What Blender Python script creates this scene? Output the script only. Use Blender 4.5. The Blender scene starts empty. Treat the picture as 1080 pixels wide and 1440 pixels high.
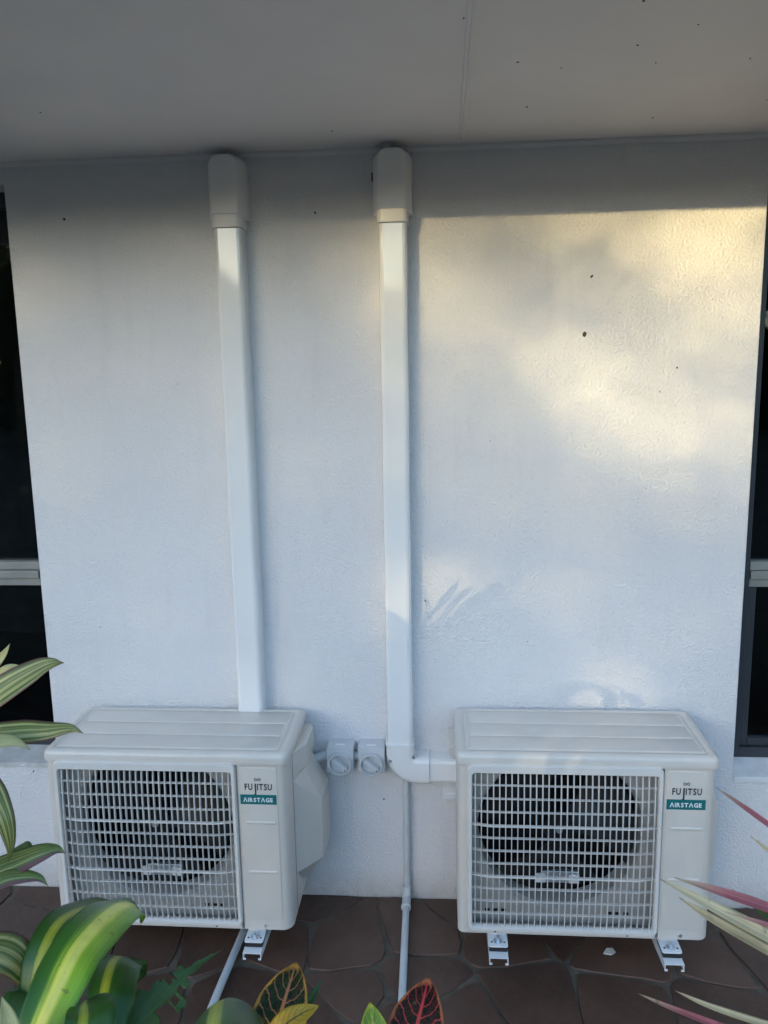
import bpy, bmesh, math, random
from mathutils import Vector, Matrix
random.seed(7)
scn = bpy.context.scene
COL = scn.collection
PI = math.pi

# ---------------------------------------------------------------- camera
CAM = Vector((0.1098, -2.263, 1.62)); FPX = 1117.4
YAW, PITCH, ROLL = math.radians(-4.3317), math.radians(-9.7361), math.radians(-1.0143)
_f = Vector((math.sin(YAW)*math.cos(PITCH), math.cos(YAW)*math.cos(PITCH), math.sin(PITCH)))
_r = Vector((math.cos(YAW), -math.sin(YAW), 0)); _u = _r.cross(_f)
CR = _r*math.cos(ROLL)+_u*math.sin(ROLL); CU = -_r*math.sin(ROLL)+_u*math.cos(ROLL); CF = _f
cd = bpy.data.cameras.new('camera'); cam = bpy.data.objects.new('camera', cd); COL.objects.link(cam)
M4 = Matrix((CR, CU, -CF)).transposed().to_4x4(); M4.translation = CAM
cam.matrix_world = M4
cd.sensor_fit = 'VERTICAL'; cd.sensor_height = 24; cd.lens = 24*FPX/1440
cd.clip_start = .02; cd.clip_end = 3000
cd.dof.use_dof = True; cd.dof.focus_distance = 2.15; cd.dof.aperture_fstop = 9
scn.camera = cam
def at(px, py, d):            # photo pixel (1080 x 1440) at a distance along the view axis
    return CAM + (CF + CR*((px-540)/FPX) - CU*((py-720)/FPX))*d
def pix(P):
    d = P-CAM; z = d.dot(CF)
    if z < .05: return None
    return (540+FPX*d.dot(CR)/z, 720-FPX*d.dot(CU)/z)

# ---------------------------------------------------------------- sky and sun
SUN_AZ, SUN_EL = math.radians(31), math.radians(8.4)      # from the left, behind the camera
SUND = Vector((-math.sin(SUN_AZ)*math.cos(SUN_EL), -math.cos(SUN_AZ)*math.cos(SUN_EL), math.sin(SUN_EL)))
w = bpy.data.worlds.new('World'); scn.world = w; w.use_nodes = True
nt = w.node_tree; nt.nodes.clear()
sky = nt.nodes.new('ShaderNodeTexSky'); sky.sky_type = 'NISHITA'; sky.sun_disc = False
sky.sun_elevation = SUN_EL; sky.sun_rotation = PI+SUN_AZ
sky.air_density = 1.0; sky.dust_density = .6; sky.ozone_density = 2.0
bg = nt.nodes.new('ShaderNodeBackground'); bg.inputs[1].default_value = .15
wo = nt.nodes.new('ShaderNodeOutputWorld')
nt.links.new(sky.outputs[0], bg.inputs[0]); nt.links.new(bg.outputs[0], wo.inputs[0])
sd = bpy.data.lights.new('sun', 'SUN'); sun = bpy.data.objects.new('sun', sd); COL.objects.link(sun)
sd.energy = 2.2; sd.angle = math.radians(.53); sd.color = (1, .80, .40)
sun.rotation_euler = SUND.to_track_quat('Z', 'Y').to_euler()
scn.view_settings.view_transform = 'Standard'; scn.view_settings.look = 'None'
scn.view_settings.gamma = 1; scn.view_settings.use_curve_mapping = False
scn.view_settings.exposure = 2.36

# ---------------------------------------------------------------- materials
def nodes(name):
    m = bpy.data.materials.new(name); m.use_nodes = True
    t = m.node_tree; b = t.nodes['Principled BSDF']
    return m, t, b, t.nodes.new, t.links.new
def noise(N, L, vec, scale, detail=4, rough=.55):
    n = N('ShaderNodeTexNoise'); n.inputs['Scale'].default_value = scale
    n.inputs['Detail'].default_value = detail; n.inputs['Roughness'].default_value = rough
    if vec is not None: L(vec, n.inputs['Vector'])
    return n
def ramp(N, L, fac, stops):
    r = N('ShaderNodeValToRGB'); e = r.color_ramp.elements
    while len(e) < len(stops): e.new(.5)
    for k, (p, c) in zip(e, stops): k.position = p; k.color = (*c, 1) if len(c) == 3 else c
    if fac is not None: L(fac, r.inputs[0])
    return r
def mixc(N, L, fac, a, b):
    x = N('ShaderNodeMix'); x.data_type = 'RGBA'
    for s, v in ((0, fac), (6, a), (7, b)):
        if hasattr(v, 'is_linked') or hasattr(v, 'links'): L(v, x.inputs[s])
        elif s == 0: x.inputs[0].default_value = v
        else: x.inputs[s].default_value = (*v, 1)
    return x.outputs[2]
def bump(N, L, b, h, strength, dist):
    k = N('ShaderNodeBump'); k.inputs['Strength'].default_value = strength; k.inputs['Distance'].default_value = dist
    L(h, k.inputs['Height']); L(k.outputs[0], b.inputs['Normal']); return k
MATS = {}
def plain(name, col, rough=.5, metal=0, var=.06, vscale=8, bscale=None, bstr=.1, coat=0):
    m, t, b, N, L = nodes(name)
    tc = N('ShaderNodeTexCoord'); n = noise(N, L, tc.outputs['Object'], vscale, 5)
    c0 = tuple(c*(1-var) for c in col); c1 = tuple(min(1, c*(1+var)) for c in col)
    r = ramp(N, L, n.outputs['Fac'], [(.3, c0), (.7, c1)])
    L(r.outputs[0], b.inputs['Base Color'])
    b.inputs['Roughness'].default_value = rough; b.inputs['Metallic'].default_value = metal
    if coat: b.inputs['Coat Weight'].default_value = coat; b.inputs['Coat Roughness'].default_value = .08
    if bscale:
        n2 = noise(N, L, tc.outputs['Object'], bscale, 3); bump(N, L, b, n2.outputs['Fac'], bstr, .002)
    MATS[name] = m; return m

def wall_mat():
    m, t, b, N, L = nodes('painted render')
    tc = N('ShaderNodeTexCoord'); v = tc.outputs['Object']
    big = noise(N, L, v, 1.3, 6, .6)
    r = ramp(N, L, big.outputs['Fac'], [(.3, (.725, .705, .715)), (.7, (.78, .76, .765))])
    # faint scuffs and run-off dirt
    mp = N('ShaderNodeMapping'); mp.inputs['Scale'].default_value = (9, 9, 1.2); L(v, mp.inputs['Vector'])
    st = noise(N, L, mp.outputs[0], 1.6, 6, .65)
    sr = ramp(N, L, st.outputs['Fac'], [(.56, (0, 0, 0)), (.80, (.22, .22, .22))])
    c = mixc(N, L, sr.outputs[0], r.outputs[0], (.52, .51, .48))
    # splash dirt in the lowest few centimetres
    sx = N('ShaderNodeSeparateXYZ'); L(v, sx.inputs[0])
    zr = N('ShaderNodeMapRange'); L(sx.outputs['Z'], zr.inputs[0])
    zr.inputs[1].default_value = .10; zr.inputs[2].default_value = 0; zr.inputs[3].default_value = 0; zr.inputs[4].default_value = 1
    dn = noise(N, L, v, 22, 5, .7)
    mm = N('ShaderNodeMath'); mm.operation = 'MULTIPLY'; L(zr.outputs[0], mm.inputs[0]); L(dn.outputs['Fac'], mm.inputs[1])
    c = mixc(N, L, mm.outputs[0], c, (.42, .36, .31))
    L(c, b.inputs['Base Color']); b.inputs['Roughness'].default_value = .62
    b.inputs['Specular IOR Level'].default_value = .35
    n1 = noise(N, L, v, 140, 2, .5); n2 = noise(N, L, v, 260, 2); n3 = noise(N, L, v, 30, 3)
    a1 = N('ShaderNodeMath'); a1.operation = 'MULTIPLY_ADD'; L(n2.outputs['Fac'], a1.inputs[0]); a1.inputs[1].default_value = .35; L(n1.outputs['Fac'], a1.inputs[2])
    a2 = N('ShaderNodeMath'); a2.operation = 'MULTIPLY_ADD'; L(n3.outputs['Fac'], a2.inputs[0]); a2.inputs[1].default_value = .35; L(a1.outputs[0], a2.inputs[2])
    bump(N, L, b, a2.outputs[0], .75, .0068)
    MATS['wall'] = m
wall_mat()
def stone_mat():
    m, t, b, N, L = nodes('slate paving')
    tc = N('ShaderNodeTexCoord'); v = tc.outputs['Object']
    oi = N('ShaderNodeObjectInfo')
    n = noise(N, L, v, 5, 7, .65); n2 = noise(N, L, v, 38, 5, .7)
    r = ramp(N, L, n.outputs['Fac'], [(.25, (.055, .029, .020)), (.5, (.085, .045, .031)), (.75, (.122, .068, .048))])
    hs = N('ShaderNodeHueSaturation'); L(r.outputs[0], hs.inputs['Color'])
    mr = N('ShaderNodeMapRange'); L(oi.outputs['Random'], mr.inputs[0]); mr.inputs[3].default_value = .72; mr.inputs[4].default_value = 1.22
    L(mr.outputs[0], hs.inputs['Value'])
    dr = ramp(N, L, n2.outputs['Fac'], [(.45, (0, 0, 0)), (.75, (.5, .5, .5))])
    L(mixc(N, L, dr.outputs[0], hs.outputs[0], (.10, .066, .048)), b.inputs['Base Color'])
    b.inputs['Roughness'].default_value = .5
    n3 = noise(N, L, v, 16, 6, .6); bump(N, L, b, n3.outputs['Fac'], .6, .006)
    MATS['stone'] = m
stone_mat()
plain('grout', (.110, .088, .066), .9, var=.25, vscale=30, bscale=120, bstr=.5)
plain('soil', (.05, .038, .028), .95, var=.4, vscale=14, bscale=40, bstr=1)
plain('lawn', (.075, .068, .048), .9, var=.45, vscale=3, bscale=60, bstr=1)
plain('soffit', (.72, .685, .685), .55, var=.05, vscale=2.5, bscale=60, bstr=.06)
plain('strip', (.70, .69, .66), .45, var=.04)
plain('roof', (.20, .19, .18), .6)
plain('duct', (.82, .81, .81), .06, var=.025, vscale=5, bscale=14, bstr=.03, coat=.3)
plain('duct_matte', (.84, .80, .79), .36, var=.03, vscale=9, bscale=300, bstr=.04)
plain('conduit_grey', (.42, .44, .455), .4, var=.05)
plain('pvc', (.58, .60, .61), .38, var=.08, vscale=12)
plain('casing', (.665, .61, .55), .36, var=.03, vscale=6, bscale=420, bstr=.05)
plain('lid', (.68, .63, .575), .30, var=.05, vscale=7, bscale=420, bstr=.05)
plain('grille', (.71, .67, .63), .38, var=.03)
plain('fan_black', (.006, .006, .007), .45)
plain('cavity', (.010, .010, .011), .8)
plain('fins', (.10, .10, .10), .5, metal=.6)
plain('plate', (.42, .405, .385), .45, var=.05)  # grey darkened to stand in for the shade behind the grille
plain('galv', (.62, .66, .70), .32, metal=.9, var=.12, vscale=40)
plain('bracket', (.76, .77, .78), .35, var=.05)
plain('rubber', (.018, .018, .018), .8)
plain('ink', (.03, .03, .04), .4)
plain('teal', (.005, .155, .16), .35)
plain('print_white', (.82, .82, .82), .4)
plain('isolator', (.62, .625, .635), .34, var=.03, vscale=20)
plain('alu', (.30, .31, .30), .4, metal=.35, var=.08, vscale=20)
plain('dark_frame', (.035, .04, .05), .4, var=.1)
plain('room', (.05, .05, .05), .9)
plain('curtain', (.10, .095, .09), .95, var=.3, vscale=20)
plain('sill', (.52, .51, .49), .8, var=.15, vscale=25, bscale=90, bstr=.5)
plain('sill_white', (.72, .73, .74), .7, var=.12, vscale=20, bscale=70, bstr=.8)
plain('dirt', (.07, .055, .035), .9, var=.3, vscale=60)
plain('chip', (.62, .60, .55), .8, var=.15, vscale=60)
plain('bark', (.13, .10, .07), .9, var=.35, vscale=18, bscale=40, bstr=.8)
def glass_mat():
    m, t, b, N, L = nodes('window glass'); t.nodes.remove(b)
    out = t.nodes['Material Output']
    fr = N('ShaderNodeFresnel'); fr.inputs[0].default_value = 1.45
    tr = N('ShaderNodeBsdfTransparent'); tr.inputs[0].default_value = (.42, .45, .47, 1)
    gl = N('ShaderNodeBsdfGlossy'); gl.inputs['Roughness'].default_value = .02; gl.inputs[0].default_value = (.8, .85, .9, 1)
    mx = N('ShaderNodeMixShader'); L(fr.outputs[0], mx.inputs[0]); L(tr.outputs[0], mx.inputs[1]); L(gl.outputs[0], mx.inputs[2])
    L(mx.outputs[0], out.inputs[0]); MATS['glass'] = m
glass_mat()
def leaf_mat(name, build, trans=.3, rough=.32, spec=.5, blem=True):
    """build(N, L, u, v) -> colour socket; u runs -1..1 across the blade, v 0..1 along it"""
    m, t, b, N, L = nodes(name); out = t.nodes['Material Output']
    uv = N('ShaderNodeUVMap'); sp = N('ShaderNodeSeparateXYZ'); L(uv.outputs[0], sp.inputs[0])
    u = N('ShaderNodeMath'); u.operation = 'MULTIPLY_ADD'; L(sp.outputs[0], u.inputs[0]); u.inputs[1].default_value = 2; u.inputs[2].default_value = -1
    c = build(N, L, u.outputs[0], sp.outputs[1], uv.outputs[0])
    tcn = N('ShaderNodeTexCoord'); sp1 = noise(N, L, tcn.outputs['Object'], 85, 3, .5); sp2 = noise(N, L, tcn.outputs['Object'], 14, 3, .6)
    if blem:
        m1 = ramp(N, L, sp1.outputs['Fac'], [(.64, (0, 0, 0)), (.72, (.55, .55, .55))]); c = mixc(N, L, m1.outputs[0], c, (.12, .085, .035))
        m2 = ramp(N, L, sp2.outputs['Fac'], [(.35, (.28, .28, .28)), (.65, (0, 0, 0))]); c = mixc(N, L, m2.outputs[0], c, (.03, .045, .012))
        tip = ramp(N, L, sp.outputs[1], [(.955, (0, 0, 0)), (1, (.8, .8, .8))]); c = mixc(N, L, tip.outputs[0], c, (.14, .075, .03))
        ribs = streaks(N, L, uv.outputs[0], 46, .4, 2); bump(N, L, b, ribs, .35, .0012)
    L(c, b.inputs['Base Color']); b.inputs['Roughness'].default_value = rough; b.inputs['Specular IOR Level'].default_value = spec
    tl = N('ShaderNodeBsdfTranslucent'); L(c, tl.inputs[0])
    mx = N('ShaderNodeMixShader'); mx.inputs[0].default_value = trans
    L(b.outputs[0], mx.inputs[1]); L(tl.outputs[0], mx.inputs[2]); L(mx.outputs[0], out.inputs[0])
    MATS[name] = m
def math_(N, L, op, a, b=None, c=None):
    k = N('ShaderNodeMath'); k.operation = op
    for i, s in enumerate((a, b, c)):
        if s is None: continue
        if isinstance(s, (int, float)): k.inputs[i].default_value = s
        else: L(s, k.inputs[i])
    return k.outputs[0]
def streaks(N, L, uv, su, sv, detail=3):
    mp = N('ShaderNodeMapping'); mp.inputs['Scale'].default_value = (su, sv, 1); L(uv, mp.inputs['Vector'])
    return noise(N, L, mp.outputs[0], 1, detail, .6).outputs['Fac']
def dracaena(N, L, u, v, uv):
    s = streaks(N, L, uv, 26, 1.2)
    k = math_(N, L, 'MULTIPLY_ADD', math_(N, L, 'SUBTRACT', s, .5), .34, math_(N, L, 'MULTIPLY_ADD', u, .5, .5))
    r = ramp(N, L, k, [(.0, (.035, .12, .014)), (.25, (.05, .16, .018)), (.34, (.22, .38, .03)), (.40, (.80, .76, .10)), (.55, (.90, .86, .20)), (.62, (.74, .74, .09)), (.68, (.34, .52, .04)), (.86, (.22, .42, .035)), (1, (.09, .24, .02))])
    return r.outputs[0]
def dracaena_dark(N, L, u, v, uv):
    s = streaks(N, L, uv, 22, 1)
    a = math_(N, L, 'ABSOLUTE', math_(N, L, 'ADD', u, .3))
    k = math_(N, L, 'MULTIPLY_ADD', math_(N, L, 'SUBTRACT', s, .5), .3, a)
    return ramp(N, L, k, [(.0, (.62, .60, .06)), (.14, (.42, .47, .05)), (.22, (.06, .17, .02)), (.7, (.025, .10, .014))]).outputs[0]
def plain_green(N, L, u, v, uv):
    s = streaks(N, L, uv, 10, 1.5)
    return ramp(N, L, s, [(.3, (.03, .09, .02)), (.7, (.08, .17, .035))]).outputs[0]
def cordyline(N, L, u, v, uv):
    s = streaks(N, L, uv, 8, .5, 3)
    c = ramp(N, L, s, [(.36, (.06, .11, .022)), (.46, (.15, .20, .045)), (.54, (.44, .42, .15)), (.66, (.66, .58, .27))]).outputs[0]
    a = math_(N, L, 'ABSOLUTE', u)
    e = ramp(N, L, a, [(.80, (0, 0, 0)), (.97, (.8, .8, .8))])
    c = mixc(N, L, e.outputs[0], c, (.23, .07, .09))
    tp = ramp(N, L, v, [(.88, (0, 0, 0)), (1, (.75, .75, .75))])
    return mixc(N, L, tp.outputs[0], c, (.16, .07, .05))
def cordyline_under(N, L, u, v, uv):
    s = streaks(N, L, uv, 13, .7, 2)
    h = ramp(N, L, u, [(.42, (0, 0, 0)), (.6, (1, 1, 1))])     # one half of the blade flushed purple
    c = ramp(N, L, s, [(.34, (.05, .10, .025)), (.5, (.10, .18, .04)), (.66, (.42, .44, .18))]).outputs[0]
    return mixc(N, L, h.outputs[0], c, (.13, .05, .065))
def cream_leaf(N, L, u, v, uv):
    s = streaks(N, L, uv, 10, .8, 2)
    return ramp(N, L, s, [(.3, (.22, .27, .08)), (.45, (.52, .50, .22)), (.7, (.62, .58, .33))]).outputs[0]
def veins(dark, dark2, vein, edge, net, yellow=0):
    def f(N, L, u, v, uv):
        a = math_(N, L, 'ABSOLUTE', u)
        wob = math_(N, L, 'MULTIPLY_ADD', streaks(N, L, uv, 5, 6), .10, v)
        # side veins sweep towards the tip
        ph = math_(N, L, 'MULTIPLY', math_(N, L, 'SUBTRACT', wob, math_(N, L, 'MULTIPLY', a, .22)), 9.0)
        fr = math_(N, L, 'ABSOLUTE', math_(N, L, 'SUBTRACT', math_(N, L, 'FRACT', ph), .5))
        vn = ramp(N, L, fr, [(.022, (1, 1, 1)), (.065, (0, 0, 0))]).outputs[0]
        mid = ramp(N, L, a, [(.045, (1, 1, 1)), (.085, (0, 0, 0))]).outputs[0]
        ea = math_(N, L, 'MULTIPLY_ADD', math_(N, L, 'SUBTRACT', streaks(N, L, uv, 3, 9), .5), .35, math_(N, L, 'MAXIMUM', a, math_(N, L, 'MULTIPLY_ADD', v, 1.1, -.12)))
        ed = ramp(N, L, ea, [(.86, (0, 0, 0)), (.94, (1, 1, 1))]).outputs[0]
        mp = N('ShaderNodeMapping'); mp.inputs['Scale'].default_value = (9, 14, 1); L(uv, mp.inputs['Vector'])
        vo = N('ShaderNodeTexVoronoi'); vo.feature = 'DISTANCE_TO_EDGE'; vo.inputs['Scale'].default_value = 1; L(mp.outputs[0], vo.inputs['Vector'])
        nt_ = ramp(N, L, vo.outputs[0], [(.02, (net,)*3), (.10, (0, 0, 0))]).outputs[0]
        c = ramp(N, L, streaks(N, L, uv, 4, 5), [(.35, dark), (.65, dark2)]).outputs[0]
        c = mixc(N, L, nt_, c, vein); c = mixc(N, L, vn, c, vein); c = mixc(N, L, mid, c, vein)
        return mixc(N, L, ed, c, edge)
    return f
def tricolor(N, L, u, v, uv):
    s = streaks(N, L, uv, 7, .5, 2)
    c = ramp(N, L, s, [(.32, (.20, .18, .07)), (.40, (.60, .50, .27)), (.58, (.80, .66, .44)), (.72, (.66, .28, .22))]).outputs[0]
    return c
def tri_pink(N, L, u, v, uv):
    s = streaks(N, L, uv, 6, .5, 2)
    c = ramp(N, L, s, [(.3, (.40, .07, .10)), (.55, (.55, .16, .18)), (.75, (.58, .38, .28))]).outputs[0]
    tp = ramp(N, L, v, [(.7, (0, 0, 0)), (1, (1, 1, 1))])
    return mixc(N, L, tp.outputs[0], c, (.60, .50, .30))
leaf_mat('dracaena', dracaena, .15); leaf_mat('dracaena_dark', dracaena_dark, .3); leaf_mat('green_leaf', plain_green, .3)
leaf_mat('cordyline', cordyline, .28); leaf_mat('cordyline_under', cordyline_under, .25); leaf_mat('cream_leaf', cream_leaf, .3)
leaf_mat('croton_orange', veins((.005, .016, .006), (.012, .032, .009), (.62, .22, .09), (.70, .30, .05), .10), .10, .42, .12)
leaf_mat('croton_red', veins((.007, .005, .005), (.016, .011, .007), (.52, .05, .055), (.50, .14, .06), .10), .08, .42, .12)
leaf_mat('croton_yellow', veins((.74, .46, .025), (.66, .38, .02), (.07, .06, .012), (.74, .46, .03), 0), .3)
leaf_mat('croton_lime', veins((.13, .27, .02), (.22, .36, .03), (.60, .55, .08), (.62, .58, .05), .2), .35)
leaf_mat('tricolor', tricolor, .3, .4); leaf_mat('tri_pink', tri_pink, .3, .4)
def tree_leaf(N, L, u, v, uv):
    oi = N('ShaderNodeTexCoord'); n = noise(N, L, oi.outputs['Object'], 1.3, 3)
    return ramp(N, L, n.outputs['Fac'], [(.3, (.040, .060, .022)), (.7, (.085, .11, .04))]).outputs[0]
leaf_mat('tree_leaf', tree_leaf, .2, .6, .2, False)

# ---------------------------------------------------------------- mesh helpers
class MB:
    def __init__(s): s.v = []; s.f = []; s.uv = {}
    def add(s, vs, fs):
        o = len(s.v); s.v += [tuple(p) for p in vs]; s.f += [tuple(i+o for i in f) for f in fs]; return o
    def box(s, x0, x1, y0, y1, z0, z1):
        s.add([(x0,y0,z0),(x1,y0,z0),(x1,y1,z0),(x0,y1,z0),(x0,y0,z1),(x1,y0,z1),(x1,y1,z1),(x0,y1,z1)],
              [(0,3,2,1),(4,5,6,7),(0,1,5,4),(1,2,6,5),(2,3,7,6),(3,0,4,7)]); return s
    def loft(s, rings, cap0=True, cap1=True):
        n = len(rings[0]); vs = [p for r in rings for p in r]; fs = []
        for k in range(len(rings)-1):
            for i in range(n):
                j = (i+1) % n; fs.append((k*n+i, k*n+j, (k+1)*n+j, (k+1)*n+i))
        if cap0: fs.append(tuple(range(n-1, -1, -1)))
        if cap1: fs.append(tuple((len(rings)-1)*n+i for i in range(n)))
        s.add(vs, fs); return s
    def tube(s, path, r, n=14, caps=True):
        path = [Vector(p) for p in path]; rings = []; ref = None
        for i, p in enumerate(path):
            t = (path[min(i+1, len(path)-1)]-path[max(i-1, 0)]).normalized()
            if ref is None: ref = t.orthogonal().normalized()
            ref = (ref-t*ref.dot(t)).normalized(); b = t.cross(ref)
            rr = r[i] if isinstance(r, (list, tuple)) else r
            rings.append([p+(ref*math.cos(a)+b*math.sin(a))*rr for a in [2*PI*k/n for k in range(n)]])
        return s.loft(rings, caps, caps)
    def disc(s, c, r, y0, y1, n=24):         # short cylinder along Y
        s.loft([[(c[0]+r*math.cos(2*PI*k/n), y, c[1]+r*math.sin(2*PI*k/n)) for k in range(n)] for y in (y0, y1)]); return s
    def prism(s, pts, fn0, fn1):
        return s.loft([[fn0(*p) for p in pts], [fn1(*p) for p in pts]])
    def mesh(s, name):
        me = bpy.data.meshes.new(name); me.from_pydata(s.v, [], s.f)
        bm = bmesh.new(); bm.from_mesh(me); bmesh.ops.recalc_face_normals(bm, faces=bm.faces); bm.to_mesh(me); bm.free()
        return me
    def build(s, name, mat, parent=None, bevel=0, seg=2, smooth=True, loc=None, angle=35):
        me = s.mesh(name)
        return place(name, me, mat, parent, bevel, seg, smooth, loc, angle)
def place(name, me, mat, parent=None, bevel=0, seg=2, smooth=True, loc=None, angle=35):
    o = bpy.data.objects.new(name, me); COL.objects.link(o)
    if mat and not me.materials: me.materials.append(MATS[mat])
    if smooth:
        for p in me.polygons: p.use_smooth = True
        me.set_sharp_from_angle(angle=math.radians(angle))
    if bevel:
        b = o.modifiers.new('bevel', 'BEVEL'); b.width = bevel; b.segments = seg; b.limit_method = 'ANGLE'; b.angle_limit = math.radians(35); b.harden_normals = True
    if parent: o.parent = parent
    if loc is not None: o.location = loc
    return o
def box(name, mat, parent, x0, x1, y0, y1, z0, z1, bevel=.001, **k):
    return MB().box(x0, x1, y0, y1, z0, z1).build(name, mat, parent, bevel, **k)
def empty(name, loc=(0, 0, 0)):
    o = bpy.data.objects.new(name, None); COL.objects.link(o); o.location = loc; o.empty_display_size = .1; return o
def tag(o, label=None, cat=None, group=None, kind=None):
    if label: o['label'] = label
    if cat: o['category'] = cat
    if group: o['group'] = group
    if kind: o['kind'] = kind
    return o
def copy_tree(o, parent=None):
    c = o.copy(); COL.objects.link(c)
    if parent: c.parent = parent
    for ch in list(o.children): copy_tree(ch, c)
    return c
def rrect(x0, x1, z0, z1, r, n=5):
    """rounded rectangle, r may be one radius or four (bl, br, tr, tl)"""
    R = r if isinstance(r, (list, tuple)) else (r,)*4; out = []
    for (cx, cz, a0, rr) in ((x0+R[0], z0+R[0], PI, R[0]), (x1-R[1], z0+R[1], 1.5*PI, R[1]), (x1-R[2], z1-R[2], 0, R[2]), (x0+R[3], z1-R[3], .5*PI, R[3])):
        for k in range(n+1):
            a = a0+.5*PI*k/n; out.append((cx+rr*math.cos(a), cz+rr*math.sin(a)))
    return out

# ---------------------------------------------------------------- ground and patio
g = MB().add([(-900, -900, -.06), (900, -900, -.06), (900, 900, -.06), (-900, 900, -.06)], [(0, 1, 2, 3)])
gm = MB(); gm.add([(-900, -900, -.06), (900, -900, -.06), (900, 900, -.06), (-900, 900, -.06)], [(0, 1, 2, 3)])
tag(gm.build('lawn_ground', 'lawn', smooth=False), kind='structure')
PX0, PX1, PY0, PY1 = -2.9, 2.7, -.86, .0
patio = tag(box('patio', 'grout', None, PX0, PX1, PY0, PY1, -.12, -.0058, 0), kind='structure')
bed = MB()
nx, ny = 60, 20; bx0, bx1, by0, by1 = -3.2, 3.0, -1.75, -.862
bed.add([(bx0+(bx1-bx0)*i/nx, by0+(by1-by0)*j/ny, -.03+.018*math.sin(i*1.7+j)*math.cos(j*2.1-i*.6)+random.uniform(-.008, .008)) for j in range(ny+1) for i in range(nx+1)],
        [(j*(nx+1)+i, j*(nx+1)+i+1, (j+1)*(nx+1)+i+1, (j+1)*(nx+1)+i) for j in range(ny) for i in range(nx)])
tag(bed.build('garden_bed', 'soil'), kind='structure')

def floor_at(px, py):
    d = at(px, py, 1)-CAM; return CAM+d*(-CAM.z/d.z)
seeds = []
for q in [(490,1325),(592,1312),(500,1402),(588,1378),(706,1315),(742,1405),(655,1432),(655,1272),(880,1338),(885,1412),(1000,1345),(1064,1335),
          (1010,1425),(385,1322),(205,1335),(45,1300),(330,1395),(190,1410),(425,1262),(90,1258),(300,1330),(110,1345),(30,1390),(780,1290),(560,1440),(440,1440),(955,1275)]:
    P = floor_at(*q); seeds.append((P.x, min(P.y, -.03)))
rs = random.Random(11); tries = 0
while tries < 2500:
    tries += 1
    c = (rs.uniform(PX0, PX1), rs.uniform(PY0, PY1))
    vis = -1.25 < c[0] < 1.05 and c[1] > -.5
    if vis: continue
    if all(math.hypot(c[0]-s[0], c[1]-s[1]) > .27 for s in seeds): seeds.append(c)
def clip(poly, a, b, c):       # keep a*x+b*y<=c
    out = []
    for i in range(len(poly)):
        P, Q = poly[i], poly[(i+1) % len(poly)]; dp = a*P[0]+b*P[1]-c; dq = a*Q[0]+b*Q[1]-c
        if dp <= 0: out.append(P)
        if dp*dq < 0:
            t = dp/(dp-dq); out.append((P[0]+(Q[0]-P[0])*t, P[1]+(Q[1]-P[1])*t))
    return out
for i, s in enumerate(seeds):
    poly = [(PX0, PY0), (PX1, PY0), (PX1, PY1-.002), (PX0, PY1-.002)]; jw = .0040
    for j, t in enumerate(seeds):
        if i == j: continue
        a, b = t[0]-s[0], t[1]-s[1]; l = math.hypot(a, b)
        if l > 1.6: continue
        a /= l; b /= l
        poly = clip(poly, a, b, (a*(s[0]+t[0])+b*(s[1]+t[1]))/2-jw)
        if len(poly) < 3: break
    if len(poly) < 3: continue
    # subdivide and wobble the outline, then round corners a little
    ring = []
    for k in range(len(poly)):
        P, Q = poly[k], poly[(k+1) % len(poly)]; l = math.hypot(Q[0]-P[0], Q[1]-P[1]); m = max(2, int(l/.06))
        for e in range(m):
            tt = e/m; ring.append((P[0]+(Q[0]-P[0])*tt, P[1]+(Q[1]-P[1])*tt))
    n = len(ring); sm = []
    for k in range(n):
        A, B, C = ring[k-1], ring[k], ring[(k+1) % n]
        sm.append(((A[0]+4*B[0]+C[0])/6+rs.uniform(-.004, .004), min((A[1]+4*B[1]+C[1])/6+rs.uniform(-.004, .004), -.003)))
    cx = sum(p[0] for p in sm)/n; cy = sum(p[1] for p in sm)/n; h = rs.uniform(-.0025, .001); tx, ty = rs.uniform(-.006, .006), rs.uniform(-.006, .006)
    def R3(ins, z): return [(x-cx-(x-cx)*ins, y-cy-(y-cy)*ins, z+tx*(x-cx)+ty*(y-cy)) for x, y in sm]
    MB().loft([R3(0, -.03), R3(0, -.0030+h), R3(.008, -.0008+h), R3(.02, h)], False, True).build('paving_stone', 'stone', patio, loc=(cx, cy, 0), angle=12)

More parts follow.
